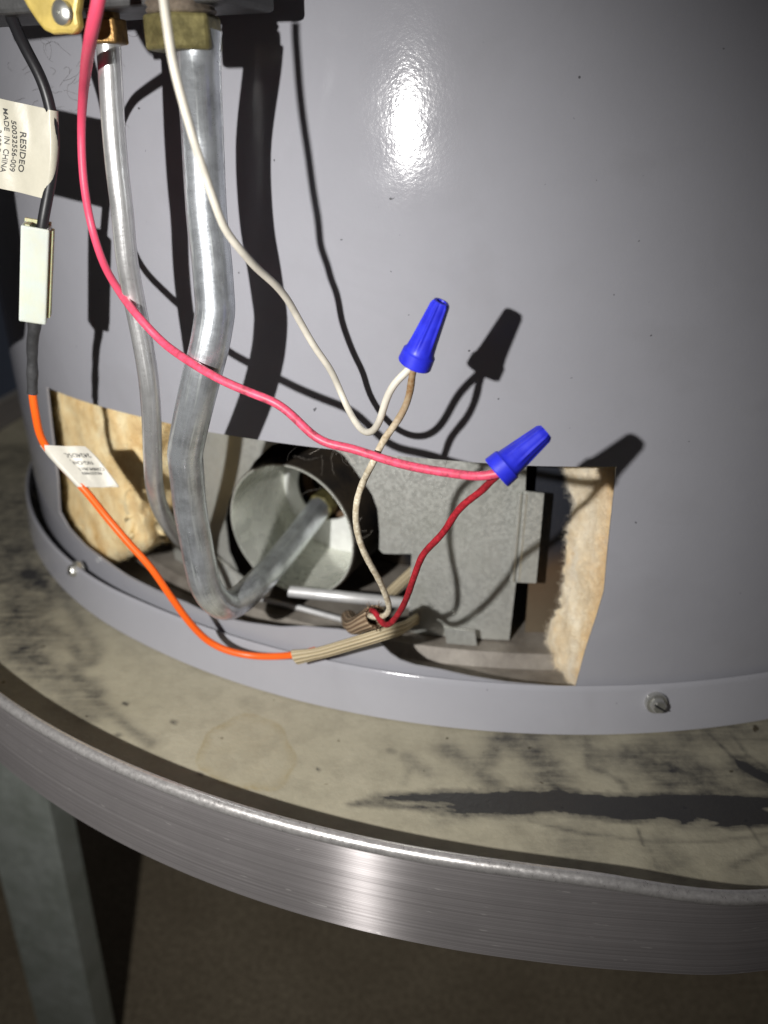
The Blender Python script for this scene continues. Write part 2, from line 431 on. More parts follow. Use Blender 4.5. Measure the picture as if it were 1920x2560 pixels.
a = N('brushed_steel_rim', (.58, .55, .55), .17, .94); o_ = a.obj(); u_ = a.uv()
gr = a.noise(a.scale(o_, (3, 3, 2200)), 1, 3, .6); g2 = a.noise(a.scale(o_, (7, 7, 420)), 1, 4, .6); cl = a.noise(o_, 26, 5, .65)
c_ = a.mix(a.rng(gr, .35, .65, 0, 1), (.34, .315, .315), (.52, .49, .49)); c_ = a.mix(a.rng(cl, .45, .7, 0, .5), c_, (.33, .31, .31))
scr = a.ramp(a.noise(a.scale(o_, (120, 120, 700)), 1, 2, .5), [(.70, 0.0), (.74, 1.0)])
c_ = a.mix(a.math('MULTIPLY', scr, .6), c_, (.75, .72, .70))
a.color(c_); bn = a.bump(gr, .22, .00012); a.b.inputs['Metallic'].default_value = .55; a.b.inputs['Roughness'].default_value = .5
gl = a.n('ShaderNodeBsdfAnisotropic'); gl.distribution = 'GGX'; gl.inputs['Anisotropy'].default_value = .77
tg = a.n('ShaderNodeTangent'); tg.direction_type = 'RADIAL'; tg.axis = 'Z'; a.l(tg.outputs[0], gl.inputs['Tangent'])
a.l(c_, gl.inputs['Color']); a.l(a.rng(g2, .3, .7, .33, .38), gl.inputs['Roughness']); a.l(bn, gl.inputs['Normal'])
mx = a.n('ShaderNodeMixShader'); mx.inputs[0].default_value = .33; a.l(a.b.outputs[0], mx.inputs[1]); a.l(gl.outputs[0], mx.inputs[2])
a.l(mx.outputs[0], a.t.nodes['Material Output'].inputs[0]); RIM = a.m
a = N('worn_rim_bead', (.62, .60, .59), .3, .7); o_ = a.obj()
sc_ = a.noise(o_, 700, 5, .7); a.color(a.mix(a.rng(sc_, .35, .7, 0, 1), (.52, .50, .49), (.70, .68, .66))); a.rough(a.rng(sc_, .3, .7, .25, .42)); a.bump(sc_, .2, .0002); BEAD = a.m

a = N('beige_platform_paint', (.6, .55, .4), .52, spec=.4); o_ = a.obj()
big = a.noise(o_, 16, 6, .65); med = a.noise(o_, 85, 5, .65); fin = a.noise(o_, 500, 3)
c_ = a.mix(a.rng(big, .35, .66, 0, 1), (.365, .335, .245), (.44, .405, .305))
c_ = a.mix(a.rng(med, .44, .66, 0, .5), c_, (.27, .245, .18))
c_ = a.mix(a.rng(a.noise(o_, 38, 6, .7, .8), .50, .70, 0, .22), c_, (.26, .24, .185))
c_ = a.mix(1.0, c_, a.ramp(a.noise(o_, 170, 2, .5), [(.235, (.22, .19, .12)), (.28, (1, 1, 1))]), 'MULTIPLY')
st = a.attr('ring_stain'); c_ = a.mix(a.math('MULTIPLY', a.math('MINIMUM', a.math('MULTIPLY', st, 1.6), 1.0), a.rng(a.noise(o_, 120, 4), .3, .65, .2, 1)), c_, (.33, .28, .17))
so = a.attr('soot'); brush = a.noise(a.scale(o_, (40, 420, 40)), 1, 4, .65)
nz_ = a.mix(.6, brush, a.noise(o_, 150, 6, .75))
fac_ = a.math('MAXIMUM', a.rng(nz_, .34, .62, .25, 1.0), a.rng(so, .92, 1.2, 0, 1))
sf = a.math('MINIMUM', a.math('MULTIPLY', so, fac_), 1.0)
c_ = a.mix(a.math('MULTIPLY', sf, .95), c_, (.022, .022, .026))
a.color(c_); a.rough(a.rng(sf, 0, 1, .55, .42)); a.bump(a.mix(.5, med, fin), .4, .0010); PLAT = a.m

a = N('brown_concrete_floor', (.3, .25, .18), .75, spec=.3); o_ = a.obj()
a.color(a.mix(a.rng(a.noise(o_, 7, 6, .7), .32, .68, 0, 1), (.24, .195, .135), (.37, .31, .22)))
a.color(a.mix(a.rng(a.noise(o_, 220, 3, .7), .35, .65, 0, .8), a.mix(a.rng(a.noise(o_, 7, 6, .7), .32, .68, 0, 1), (.25, .205, .14), (.38, .32, .225)), (.15, .12, .08)))
a.bump(a.noise(o_, 90, 6, .7), .5, .004); FLOOR = a.m
a = N('blue_grey_wall', (.12, .15, .22), .7); o_ = a.obj()
a.color(a.mix(a.noise(o_, 3, 4), (.12, .15, .22), (.19, .23, .32))); WALL = a.m
# ------------------------------------------------------------------ room
ZF = -0.50
def quad(name, pts, m, n=1): return structure(mesh(name, pts, [tuple(range(len(pts)))], m, None, False))
quad('floor', [(-4, -3, ZF), (4, -3, ZF), (4, 0.9, ZF), (-4, 0.9, ZF)], FLOOR)
quad('wall', [(-4, 0.85, ZF-.02), (4, 0.85, ZF-.02), (4, 0.85, 2.2), (-4, 0.85, 2.2)], WALL)

# ------------------------------------------------------------------ stand: round platform, steel rim, angle legs
PC = Vector((0.0187, -0.003, 0)); RP = 0.387
stand = thing('heater_stand', 'round beige topped metal stand with a brushed steel rim, under the grey water heater', 'stand', (PC.x, PC.y, ZF))
def polydist(P, A, B):
    ab = B - A; t = np.clip(((P - A) @ ab) / max(ab @ ab, 1e-12), 0, 1)
    return np.linalg.norm(P - (A + t[:, None] * ab), axis=1)
def make_platform():
    dense = np.radians(np.arange(-178, -38, 0.16)); coarse = np.radians(np.arange(-38, 182, 2.0)); th = np.concatenate([dense, coarse])
    rr = np.concatenate([[0.0005, .15, .24], np.arange(.272, RP - .0022, .0011), [RP - .0022]])
    TH, RR = np.meshgrid(th, rr, indexing='ij'); nt, nr = TH.shape
    X = PC.x + RR*np.cos(TH); Y = PC.y + RR*np.sin(TH); Pxy = np.stack([X.ravel(), Y.ravel()], 1)
    vs = np.concatenate([Pxy, np.zeros((len(Pxy), 1))], 1)
    fs = [(i*nr+k, i*nr+k+1, ((i+1) % nt)*nr+k+1, ((i+1) % nt)*nr+k) for i in range(nt) for k in range(nr-1)]
    bot = len(vs)
    vs = np.concatenate([vs, [[PC.x + (RP-.0022)*math.cos(t), PC.y + (RP-.0022)*math.sin(t), -.003] for t in th]])
    fs += [(i*nr+nr-1, bot+i, bot+(i+1) % nt, ((i+1) % nt)*nr+nr-1) for i in range(nt)]
    fs.append(tuple(bot+i for i in reversed(range(nt))))
    me = bpy.data.meshes.new('platform'); me.from_pydata(vs.tolist(), [], fs); me.update()
    bm = bmesh.new(); bm.from_mesh(me); bmesh.ops.recalc_face_normals(bm, faces=bm.faces); bm.to_mesh(me); bm.free()
    soot = np.zeros(len(vs)); stain = np.zeros(len(vs)); P = vs[:, :2]
    def c8(q): return (900 + q[0]/1.6265, 1650 + q[1]/1.6265)
    def c3(q): return (q[0]/2.37, 900 + q[1]/2.37)
    def c7(q): return (q[0]/1.728, 1700 + q[1]/1.728)
    def stroke(cv, pts, wpx, amt, soft=.5):
        px = [cv(q) for q in pts]; W = [np.array(on_z(p, 0)[:2]) for p in px]
        sc = {c8: 1.6265, c3: 2.37, c7: 1.728}[cv]
        d0 = (on_z(px[0], 0) - CAM).length; wm = wpx / sc / FPX * d0 * .5
        d = np.full(len(P), 1e9)
        for A, B in zip(W[:-1], W[1:]): d = np.minimum(d, polydist(P, A, B))
        v = np.exp(-(d/(wm*1.35))**2) * amt * 1.5
        soot[:] = soot + v*(1 - np.minimum(soot, 1)*.7)
    ang = np.degrees(np.arctan2(P[:, 1], P[:, 0])); rad_ = np.linalg.norm(P, axis=1)
    lowf = np.array([noise.fractal(Vector((p[0]*60, p[1]*60, 1.7)), 1.0, 2.0, 4) if p[1] < .1 else 0 for p in P])
    soot += np.clip((-126 - ang)/16, 0, 1)*np.clip(.70 + lowf*.6, 0, 1)*.85 * (ang > -200)
    soot += np.clip((ang + 101)/10, 0, 1)*np.clip(.34 + lowf*.8, 0, 1)*.70 * (ang < -20)
    # broad brush stroke
    top = [(-60, 590), (0, 560), (100, 535), (300, 520), (600, 515), (800, 520), (1000, 535), (1200, 530), (1700, 540)]
    botm = [(-60, 594), (0, 600), (200, 618), (450, 648), (700, 645), (800, 636), (950, 655), (1100, 672), (1250, 665), (1310, 695), (1400, 662), (1480, 700), (1700, 690)]
    poly = [tuple(on_z(c8(q), 0)[:2]) for q in top + botm[::-1]]
    near = np.where((P[:, 1] < -.28) & (P[:, 0] > -.12))[0]
    Pj = np.array([(p[0] + .006*noise.noise(Vector((p[0]*45, p[1]*500, 0))), p[1] + .0010*noise.noise(Vector((p[0]*60, p[1]*260, 4))) + .0006*noise.noise(Vector((p[0]*400, p[1]*700, 9)))) if p[1] < -.2 else (p[0], p[1]) for p in P])
    edge = np.full(len(P), 1e9); PP = np.array(poly)
    for i in range(len(poly)): edge[near] = np.minimum(edge[near], polydist(Pj[near], PP[i], PP[(i+1) % len(poly)]))
    for i in near:
        if inpoly(Pj[i, 0], Pj[i, 1], poly): soot[i] = max(soot[i], min(1.25, .30 + edge[i]/.0026) * min(1, max(.15, .75 + .9*noise.noise(Vector((P[i, 0]*25, P[i, 1]*700, 2))) + (P[i, 0] + .075)/.04)))
    stroke(c8, [(-40, 592), (60, 588), (250, 600)], 18, .55, .8)
    for pts, wd, am in (([(590, 310), (540, 370), (520, 410)], 34, .50), ([(560, 320), (610, 330)], 40, .5), ([(690, 315), (730, 400), (765, 460), (800, 515)], 50, .62),
        ([(350, 360), (450, 430), (540, 500)], 34, .50), ([(920, 325), (930, 430), (1050, 485), (1080, 525)], 18, .6), ([(850, 320), (930, 360), (970, 400)], 50, .38),
        ([(1060, 410), (1090, 365), (1180, 400), (1260, 450)], 26, .50), ([(1140, 420), (1190, 470), (1240, 505)], 44, .52), ([(1200, 360), (1330, 450), (1440, 525)], 60, .52),
        ([(1420, 300), (1540, 420), (1620, 470)], 9, .8), ([(1500, 290), (1580, 390), (1670, 450)], 9, .7), ([(1560, 430), (1610, 460), (1680, 490)], 46, .85),
        ([(1300, 305), (1500, 300), (1700, 280)], 60, .42), ([(690, 655), (900, 705), (1200, 738), (1450, 738), (1680, 705)], 9, .62), ([(1520, 838), (1700, 750)], 17, .8),
        ([(1130, 690), (1150, 748)], 9, .7), ([(190, 400), (230, 430), (270, 455)], 26, .42), ([(180, 500), (200, 450)], 20, .4), ([(120, 368), (134, 372)], 16, .8),
        ([(300, 660), (600, 640), (780, 650)], 18, .42), ([(1560, 650), (1640, 760)], 6, .6), ([(1180, 770), (1200, 840), (1260, 860)], 10, .45)):
        stroke(c8, pts, wd*(1.9 if wd > 20 else 1.25), am*(1.0 if wd > 20 else .62))
    for pts, wd, am in (([(0, 760), (120, 820), (200, 930)], 190, .55), ([(30, 1000), (160, 1130), (230, 1210)], 200, .50), ([(60, 1150), (130, 1350), (90, 1560), (200, 1660)], 90, .44),
        ([(180, 1250), (290, 1400), (240, 1520), (430, 1680), (540, 1790)], 40, .50), ([(370, 1370), (430, 1500), (585, 1730), (545, 1790)], 30, .50), ([(110, 1480), (200, 1600), (250, 1700), (190, 1800)], 60, .46),
        ([(30, 1400), (60, 1600), (110, 1760)], 60, .44), ([(250, 1760), (330, 1860), (500, 1900)], 22, .5), ([(440, 1700), (480, 1850)], 26, .45), ([(280, 1250), (330, 1400)], 40, .5)):
        stroke(c3, pts, wd*1.7, am*.62, .8)
    for pts, wd, am in (([(300, -60), (390, 70), (540, 190), (650, 275)], 34, .44), ([(400, 10), (430, 60)], 50, .5), ([(90, -120), (250, 30), (380, 160)], 90, .42), ([(535, 100), (548, 106)], 14, .9), ([(745, 180), (758, 186)], 14, .9), ([(505, 235), (515, 240)], 14, .8), ([(860, 405), (872, 410)], 13, .8), ([(1370, 384), (1378, 390)], 10, .9)):
        stroke(c7, pts, wd, am)
    # dried water ring
    C0 = np.array(on_z(c7((1070, 310)), 0)[:2]); ax = np.array(on_z(c7((1270, 300)), 0)[:2]) - C0; ay = np.array(on_z(c7((1050, 160)), 0)[:2]) - C0
    M = np.linalg.inv(np.stack([ax, ay], 1)); q = (P - C0) @ M.T; rad = np.linalg.norm(q, axis=1); an = np.arctan2(q[:, 1], q[:, 0])
    rad = rad * (1 + .06*np.sin(3*an + 1) + .04*np.sin(7*an))
    stain[:] = np.clip(1 - np.abs(rad - 1)/.05, 0, 1)*.75 + np.clip(1 - np.abs(rad - .93)/.12, 0, 1)*.3 + np.where(rad < .95, .12, 0)
    for nm, arr in (('soot', soot), ('ring_stain', stain)):
        at = me.attributes.new(nm, 'FLOAT', 'POINT'); at.data.foreach_set('value', arr.astype(np.float32))
    return attach(link('platform', me, PLAT), stand)
make_platform()
def dent(a_, r, z):
    d = math.degrees(a_); d = d - 360 if d > 180 else d
    t = min(1, max(0, (d + 99.5)/12)) * min(1, max(0, (-d - 20)/30)); t = t*t*(3 - 2*t)
    k = math.exp(-((d + 91)/3.0)**2); return (0.0010*k + .0004*math.sin(d*.9)*t, -.0056*t + .0007*math.exp(-((d + 95)/2.0)**2) if z > .01 else 0)
band = [(RP, -.0168), (RP, .0181), (RP-.0016, .0181), (RP-.0016, -.0168)]
attach(lathe('rim', band, RIM, None, PC, 720, off=dent), stand)
bead = [(RP - .0006 + .0021*math.cos(t), .0200 + .0022*math.sin(t)) for t in np.linspace(0, 2*PI, 14, endpoint=False)]
bd = attach(lathe('rim_bead', bead, BEAD, None, PC, 720, off=dent, sharp=80), stand)
fold = raw_y((127, 1960), -.140)
f2 = Vector((fold.x, fold.y)); d2 = Vector((.25, .97))*.022; d1 = Vector((-.97, .25))*.056
def leg(f2, d1, d2):
    t1 = d2.normalized()*.003; t2 = d1.normalized()*.003
    pr = [f2 + d1, f2, f2 + d2, f2 + d2 + t2, f2 + t1 + t2, f2 + d1 + t1]
    o = prism('leg', [Vector((p.x, p.y, ZF)) for p in pr], Vector((0, 0, 1)), -ZF - .0035, LEGM, None, .0008)
    out = (f2 - PC.xy).normalized() * .010
    for v in o.data.vertices:
        k = 1 - (v.co.z - ZF) / (-ZF); v.co.x += out.x * k; v.co.y += out.y * k
    return o
attach(leg(f2, d1, d2), stand)
for k in (1, 2, 3):
    R = Matrix.Rotation(k*PI/2, 2); c2 = PC.xy
    attach(leg(c2 + R @ (f2 - c2), R @ d1, R @ d2), stand)

# ------------------------------------------------------------------ water heater
RJ = 0.30
heater = thing('water_heater', 'grey water heater with its burner opening uncovered, standing on the round platform', 'water heater', (0, 0, 0))
# outline of the open burner access, measured on the jacket
opx = [(116,967),(127,1069),(143,1195),(148,1280),(169,1318),(211,1364),(262,1402),(316,1440),(380,1472),(464,1508),(506,1529),(560,1546),(620,1558),(700,1568),(760,1567),(845,1574),(905,1584),(948,1606),(975,1634),(1000,1651),(1037,1664),(1100,1675),(1176,1692),(1268,1707),(1380,1716),(1439,1720),
       (1464,1625),(1492,1535),(1509,1476),(1518,1386),(1537,1212),(1540,1166),(1324,1163),(1100,1147),(940,1133),(780,1116),(658,1100),(527,1080),(422,1058),(350,1041),(232,1010)]
hole = [(tz(on_r(p, RJ))[0]*RJ, tz(on_r(p, RJ))[1]) for p in opx]
hole = [(s, max(z, .006)) for s, z in hole]
def roll(s, z, dep):
    th = s / RJ; r = RJ - dep
    # a slight dish around the lower right corner of the cut and a bowed lip at the bottom left
    e = math.exp(-(((math.degrees(th)+88)/3.0)**2 + ((z-.055)/.02)**2))*.0012
    e += math.exp(-.5*(((math.degrees(th)+103)/11.0)**2 + ((z-.168)/.035)**2))*.0030     # bulge added to bring the sheet's highlight lower
    e += math.exp(-(((math.degrees(th)+122)/14.0)**2 + ((z-.012)/.010)**2))*-.0006
    return Vector(((r+e)*math.cos(th), (r+e)*math.sin(th), z))
outer = [(-PI*RJ*.999, .001), (PI*.999*RJ, .001), (PI*.999*RJ, .52), (-PI*RJ*.999, .52)]
attach(sheet('jacket', outer, [hole], .0085, .0009, roll, JACKET, None, .004), heater)
def flare(a_, r, z):
    d = math.degrees(a_); d = d - 360 if d > 0 else d
    k = 1/(1 + math.exp((d + 129)/2.5)) * (1 / (1 + math.exp(-(d + 170)/5)))
    return (.0035*k*(.4 + z/.03), 0)
ringp = [(.3069, .0005), (.3034, .0175), (.3030, .0190), (.3023, .0197), (.3015, .0192), (.3021, .0175), (.3056, .0005)]
attach(lathe('base_ring', ringp, RINGM, None, (0, 0, 0), 512, off=flare, sharp=50), heater)
def screw(px, turn):
    p = on_r(px, .3052); ax = Vector((p.x, p.y, .04)).normalized()
    hd = spin('screw', [(0, -.002), (.0040, -.002), (.0042, .0004), (.0039, .0011), (.0031, .0013), (.0028, .0032), (.0023, .0038), (.0011, .0039), (0, .0039)], p, ax, ZINC, None, 24,
              mod=lambda t, r, h, k: r*(1 - .08*abs(math.sin(3*t))) if 4 <= k <= 6 else r, sharp=30)
    x, y, zz = basis(ax); d = x*math.cos(turn) + y*math.sin(turn)
    attach(hd, heater)
    s = box('slot', p + zz*.0037, d*.0024, d.cross(zz)*.00035, zz*.0004, DARKBOX); s.parent = hd; s.matrix_parent_inverse = hd.matrix_basis.inverted() @ Matrix.Translation(heater.location*-1)
    return hd
screw((1640, 1757), -.6); screw((193, 1424), .9)

# cavity: base pan, inner skirt, shield plate with its hole, air horn
attach(lathe('base_pan', [(.02, .0095), (.268, .0095), (.272, .0045), (.2975, .0035), (.2975, .0020), (.02, .0020)], PAN, None, (0, 0, 0), 256), heater)
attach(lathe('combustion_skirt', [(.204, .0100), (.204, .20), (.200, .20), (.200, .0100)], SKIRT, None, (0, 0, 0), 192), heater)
RS = 0.26
def rollS(r0):
    return lambda s, z, dep: Vector(((r0-dep)*math.cos(s/r0), (r0-dep)*math.sin(s/r0), z))
def flat_px(pts, r): return [(tz(on_r(p, r))[0]*r, tz(on_r(p, r))[1]) for p in pts]
plate = flat_px([(420,1000),(424,1332),(440,1410),(470,1425)], RS) + [(tz(on_r((560, 1450), RS))[0]*RS, .0102)] + flat_px([(593,1428),(572,1380),(562,1300),(577,1240),(609,1200),(635,1155),(676,1115),(730,1095),(800,1102),(860,1138),(898,1190),(930,1235),(944,1274),(949,1330),(948,1374),(958,1384),(1029,1385),(1026,1450),(1022,1540),(1016,1580),(1100,1592),(1273,1600),(1290,1455),(1313,1228),(1320,1100),(1322,1000),(900,960)], RS)
plate = [(s, max(z, .0100)) for s, z in plate]
attach(sheet('shield_plate', plate, [], .006, .0008, rollS(RS), GALV, None, .002), heater)
tabp = flat_px([(1306,1227),(1357,1233),(1337,1457),(1287,1455)], .2625)
attach(sheet('side_tab', tabp, [], .004, .0008, rollS(.2628), GALV, None, .002), heater)
for q in (0, 1):
    tp = [on_r((1300-q*0+q*14, 1232), .2625), on_r((1280+q*14, 1452), .2625)]
    attach(tube('fold_ridge', [tp[0], (tp[0]+tp[1])*.5, tp[1]], .0010, GALV, None, 8), heater)
tb = flat_px([(1106,1567),(1182,1576),(1187,1612),(1112,1606)], .266)
attach(sheet('bottom_tab', tb, [], .003, .0010, rollS(.2665), GALV, None, .002), heater)
edge_p = flat_px([(1343,1090),(1343,1165),(1338,1230),(1311,1600)], .252); s1 = -82*PI/180*.252*0 + (-60*PI/180)*.252
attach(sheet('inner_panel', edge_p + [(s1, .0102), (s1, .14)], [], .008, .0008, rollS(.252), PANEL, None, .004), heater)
# bright folded ledge below the left half of the plate
lg = [on_r((540, 1393), .263), on_r((612, 1448), .263), on_r((628, 1480), .266), on_r((548, 1468), .268)]
attach(prism('folded_ledge', lg, Vector((.4, .9, 0)), .001, GALV, None), heater)
HC = on_r((725, 1329), .265); HA = Vector((-HC.x, -HC.y, 0)).normalized(); RH = 0.0299
hp = [(RH, 0), (RH+.0006, 0), (RH+.0006, .044), (RH, .044), (RH, 0)]
horn = attach(spin('air_horn', hp, HC, HA, HORNM, None, 96, sharp=30), heater)
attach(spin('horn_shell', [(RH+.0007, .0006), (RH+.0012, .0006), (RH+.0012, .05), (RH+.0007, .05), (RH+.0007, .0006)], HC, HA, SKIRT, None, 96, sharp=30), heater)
x_, y_, z_ = basis(HA)
ec = HC + HA*.043
def annulus(name, c, R, hc, r, th, m):
    vs, fs = [], []; n = 72
    for dz in (0, th):
        for i in range(n):
            t = 2*PI*i/n; vs.append(c + x_*R*math.cos(t) + y_*R*math.sin(t) + HA*dz)
        for i in range(n):
            t = 2*PI*i/n; vs.append(hc + x_*r*math.cos(t) + y_*r*math.sin(t) + HA*dz)
    for i in range(n):
        j = (i+1) % n
        fs += [(i, n+i, n+j, j), (2*n+i, 2*n+j, 3*n+j, 3*n+i), (n+i, 3*n+i, 3*n+j, n+j)]
    return mesh(name, vs, fs, m, None, False)
RGT = RT - HA*RT.dot(HA); RGT.normalize()
attach(annulus('horn_end', ec, RH, ec - RGT*.007 + Vector((0, 0, .001)), .0155, .001, HORNEND), heater)
attach(annulus('inner_collar', ec + HA*.008 - RGT*.007 + Vector((0, 0, .001)), .0175, ec + HA*.008 - RGT*.007 + Vector((0, 0, .001)), .0145, .004, SLEEVE2), heater)

# glass wool
def wool(name, rows, rfun, m, fibres, seed, gold, fm, rag, bulge):
    """rows: list of (left pixel, right pixel) going down; rfun(u, v) -> radius."""
    random.seed(seed); nu, nv = 60, 90; vs = []
    for j in range(nv+1):
        v = j/nv; q = v*(len(rows)-1); k = min(int(q), len(rows)-2); f = q-k
        la, ra = rows[k]; lb, rb_ = rows[k+1]
        L_ = (la[0]+(lb[0]-la[0])*f, la[1]+(lb[1]-la[1])*f); R_ = (ra[0]+(rb_[0]-ra[0])*f, ra[1]+(rb_[1]-ra[1])*f)
        jag = rag*(noise.noise(Vector((v*7, seed, 0)))*16 + noise.noise(Vector((v*19, seed, 3)))*11 + noise.noise(Vector((v*55, seed, 6)))*6)
        L_ = (L_[0] + jag, L_[1])
        for i in range(nu+1):
            u = i/nu; p = (L_[0]+(R_[0]-L_[0])*u, L_[1]+(R_[1]-L_[1])*u)
            r = rfun(u, v); P = on_r(p, r)
            nz = noise.fractal(P*150, 1.0, 2.1, 3) * .0006 + noise.noise(P*85)*bulge
            er = Vector((P.x, P.y, 0)).normalized()
            et = Vector((-er.y, er.x, 0))
            P = P + er*nz + et*(noise.noise(P*100 + Vector((5, 5, 5)))*.0020 + noise.noise(P*260)*.0008) + Vector((0, 0, noise.noise(P*190)*.0014))
            vs.append(P)
    S = nu+1; fs = [(j*S+i, (j+1)*S+i, (j+1)*S+i+1, j*S+i+1) for j in range(nv) for i in range(nu)]
    o = attach(mesh(name, vs, fs, m, None, True), heater)
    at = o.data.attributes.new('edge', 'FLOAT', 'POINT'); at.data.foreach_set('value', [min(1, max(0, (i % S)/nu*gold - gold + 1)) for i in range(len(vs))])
    so = o.modifiers.new('thick', 'SOLIDIFY'); so.thickness = .010; so.offset = -1 if (Vector(vs[S+1])-Vector(vs[0])).length >= 0 else 1
    # loose fibres along the surface
    fv, ff, fe = [], [], []
    for _ in range(fibres):
        qi = random.randrange(len(vs)); q = vs[qi]; ed = min(1, max(0, (qi % S)/nu*gold - gold + 1))
        if math.hypot(q.x, q.y) > .2945: continue
        er = Vector((q.x, q.y, 0)).normalized(); d = Vector((random.gauss(0, 1), random.gauss(0, 1), random.gauss(0, 1)))
        d = (d - er*d.dot(er)*.35).normalized(); ln = random.uniform(.002, .006); rr = .000024
        c = [q + er*.0003*0 + d*ln*(t-.5) + er*(.0006*math.sin(t*3)) + Vector((random.gauss(0, .0004), random.gauss(0, .0004), random.gauss(0, .0004))) for t in (0, .33, .66, 1)]
        b = len(fv); e1, e2, _z = basis(d)
        for p in c: fv += [p + e1*rr, p - e1*rr*.5 + e2*rr*.87, p - e1*rr*.5 - e2*rr*.87]
        fe += [ed]*12
        for k in range(3):
            for s in range(3): ff.append((b+k*3+s, b+k*3+(s+1) % 3, b+k*3+3+(s+1) % 3, b+k*3+3+s))
    f = mesh('wool_fibres', fv, ff, fm, None, False); f['kind'] = 'stuff'; f.data.attributes.new('edge', 'FLOAT', 'POINT').data.foreach_set('value', fe); f.parent = o; f.matrix_parent_inverse = Matrix.Identity(4)
    f.matrix_parent_inverse = o.matrix_parent_inverse.inverted()
    return o
rowsL = [((95,930),(445,1000)), ((104,1000),(445,1060)), ((118,1100),(440,1130)), ((130,1230),(432,1210)), ((140,1300),(425,1270)), ((185,1350),(420,1318)), ((225,1385),(416,1340)), ((250,1405),(405,1338)), ((272,1400),(395,1352)), ((290,1398),(350,1362))]
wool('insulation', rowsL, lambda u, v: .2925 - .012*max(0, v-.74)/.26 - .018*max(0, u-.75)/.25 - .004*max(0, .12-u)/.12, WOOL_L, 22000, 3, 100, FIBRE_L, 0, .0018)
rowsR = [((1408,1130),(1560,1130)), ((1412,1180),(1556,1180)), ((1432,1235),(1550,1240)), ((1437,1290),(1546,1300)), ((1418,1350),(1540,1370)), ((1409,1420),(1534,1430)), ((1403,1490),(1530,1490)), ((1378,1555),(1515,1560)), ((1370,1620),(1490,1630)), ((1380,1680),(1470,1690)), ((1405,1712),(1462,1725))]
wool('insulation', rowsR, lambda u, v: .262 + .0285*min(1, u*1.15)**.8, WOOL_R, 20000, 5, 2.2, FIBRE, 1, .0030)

# ------------------------------------------------------------------ gas valve at the top (only its underside is in the picture)
er = Vector((-.38, -.925, 0)).normalized(); et = Vector((er.y*-1, er.x, 0)).normalized()   # et points to the right seen from the front
if et.x < 0: et = -et
valve = thing('gas_valve', 'dark cast gas control valve with brass nuts, just above the two metal tubes', 'gas valve', (-.14, -.32, .234))
cr = on_y((548, 20), -.333)
vc = cr - et*.050 - er*.014 + Vector((0, 0, .0415))
attach(box('body', vc, et*.050, er*.013, Vector((0, 0, .040)), CAST, None, .0012), valve)
gtop = on_y((465, 60), -.322)
Z = Vector((0, 0, 1))
nb = on_y((463, 129), -.322)
attach(hexa('gas_nut', .0096, .0078, nb, Z, BRASS, None, .35, .0008), valve)
def ridge(t, r, h, k): return r
pr = [(0, .0080)] + [(.0086 if k % 2 else .0080, .0078 + k*.0008) for k in range(10)] + [(0, .0165)]
attach(spin('thread', pr, nb, Z, THREADM, None, 40, sharp=60), valve)
pb = on_y((267, 112), -.311)
attach(hexa('pilot_nut', .0058, .0058, pb, Z, BRONZE, None, .2, .0005), valve)
attach(spin('pilot_stem', [(0, .005), (.0042, .005), (.0042, .016), (0, .016)], pb, Z, BRONZE, None, 24), valve)
yb = [on_y(p, -.331) for p in ((62,-20),(88,22),(112,58),(128,78),(150,88),(176,87),(200,88),(214,84),(212,66),(206,40),(200,44),(188,62),(170,66),(160,64),(190,30),(182,-20))]
yb = [on_y(p, -.331) for p in ((62,-25),(88,22),(112,58),(128,78),(150,88),(176,86),(202,88),(216,70),(210,34),(214,10),(216,-25))]
attach(prism('bracket', yb, er, .0028, YELLOW, None, .0009), valve)
sp_ = on_y((157, 32), -.3345)
attach(spin('bracket_screw', [(0, 0), (.0028, 0), (.0027, .0009), (.0017, .0016), (.0005, .0017), (.0004, .0010), (0, .0010)], sp_, er, ZINC, None, 24), valve)
# unseen block added beyond the frame, outlined to shadow the jacket's left side
hs = [LIGHT + (on_r(p, .3) - LIGHT)*.84 for p in ((-40,455),(26,470),(50,640),(62,780),(56,850),(20,880),(-40,880))]
hp_ = [Vector((h.x, h.y, h.z)) for h in hs] + [hs[-1] - et*.03, hs[0] - et*.03]
attach(prism('shadow_caster', hp_, er*-1, .006, DARKBOX, None, .001), valve)

# ------------------------------------------------------------------ tubes
GP = [((430,60),-.322),((428,105),-.322),((438,300),-.3145),((447,470),-.316),((458,570),-.319),((463,635),-.321),((465,668),-.322),((461,700),-.323),((453,745),-.324),((434,820),-.324),((415,900),-.320),((404,955),-.315),((400,980),-.313),((402,1005),-.311),((405,1040),-.308),((411,1100),-.305),((422,1160),-.303),((433,1220),-.302),((446,1268),-.300),((466,1297),-.296),((492,1308),-.288),((520,1294),-.280),((548,1268),-.270),((588,1226),-.250),((634,1169),-.228),((690,1096),-.198)]
gas = tube('gas_tube', [on_y(D(*p), y) for p, y in GP], lambda t, l: .0056, GAS, None, 40, .0010, it=2)
tag(gas, 'thick dull metal gas tube bent in a U at the burner opening', 'gas tube')
orf = attach(hexa('orifice', .0068, .010, on_y(D(690, 1096), -.198) - HA*.001, HA, BRASS), heater)
PPT = [((267,70),-.311),((271,110),-.311),((283,309),-.311),((294,434),-.311),((306,530),-.311),((316,640),-.310),((334,741),-.308),((353,837),-.307),((369,930),-.306),((378,1030),-.303),((382,1153),-.297),((386,1216),-.290),((396,1259),-.281),((411,1292),-.270),((430,1322),-.256),((470,1372),-.236)]
pil = tube('pilot_tube', [on_y(p, y) for p, y in PPT], .00315, PILOT, None, 32, .0012, it=8)
tag(pil, 'thin pale metal pilot tube running down left of the thick gas tube', 'pilot tube')
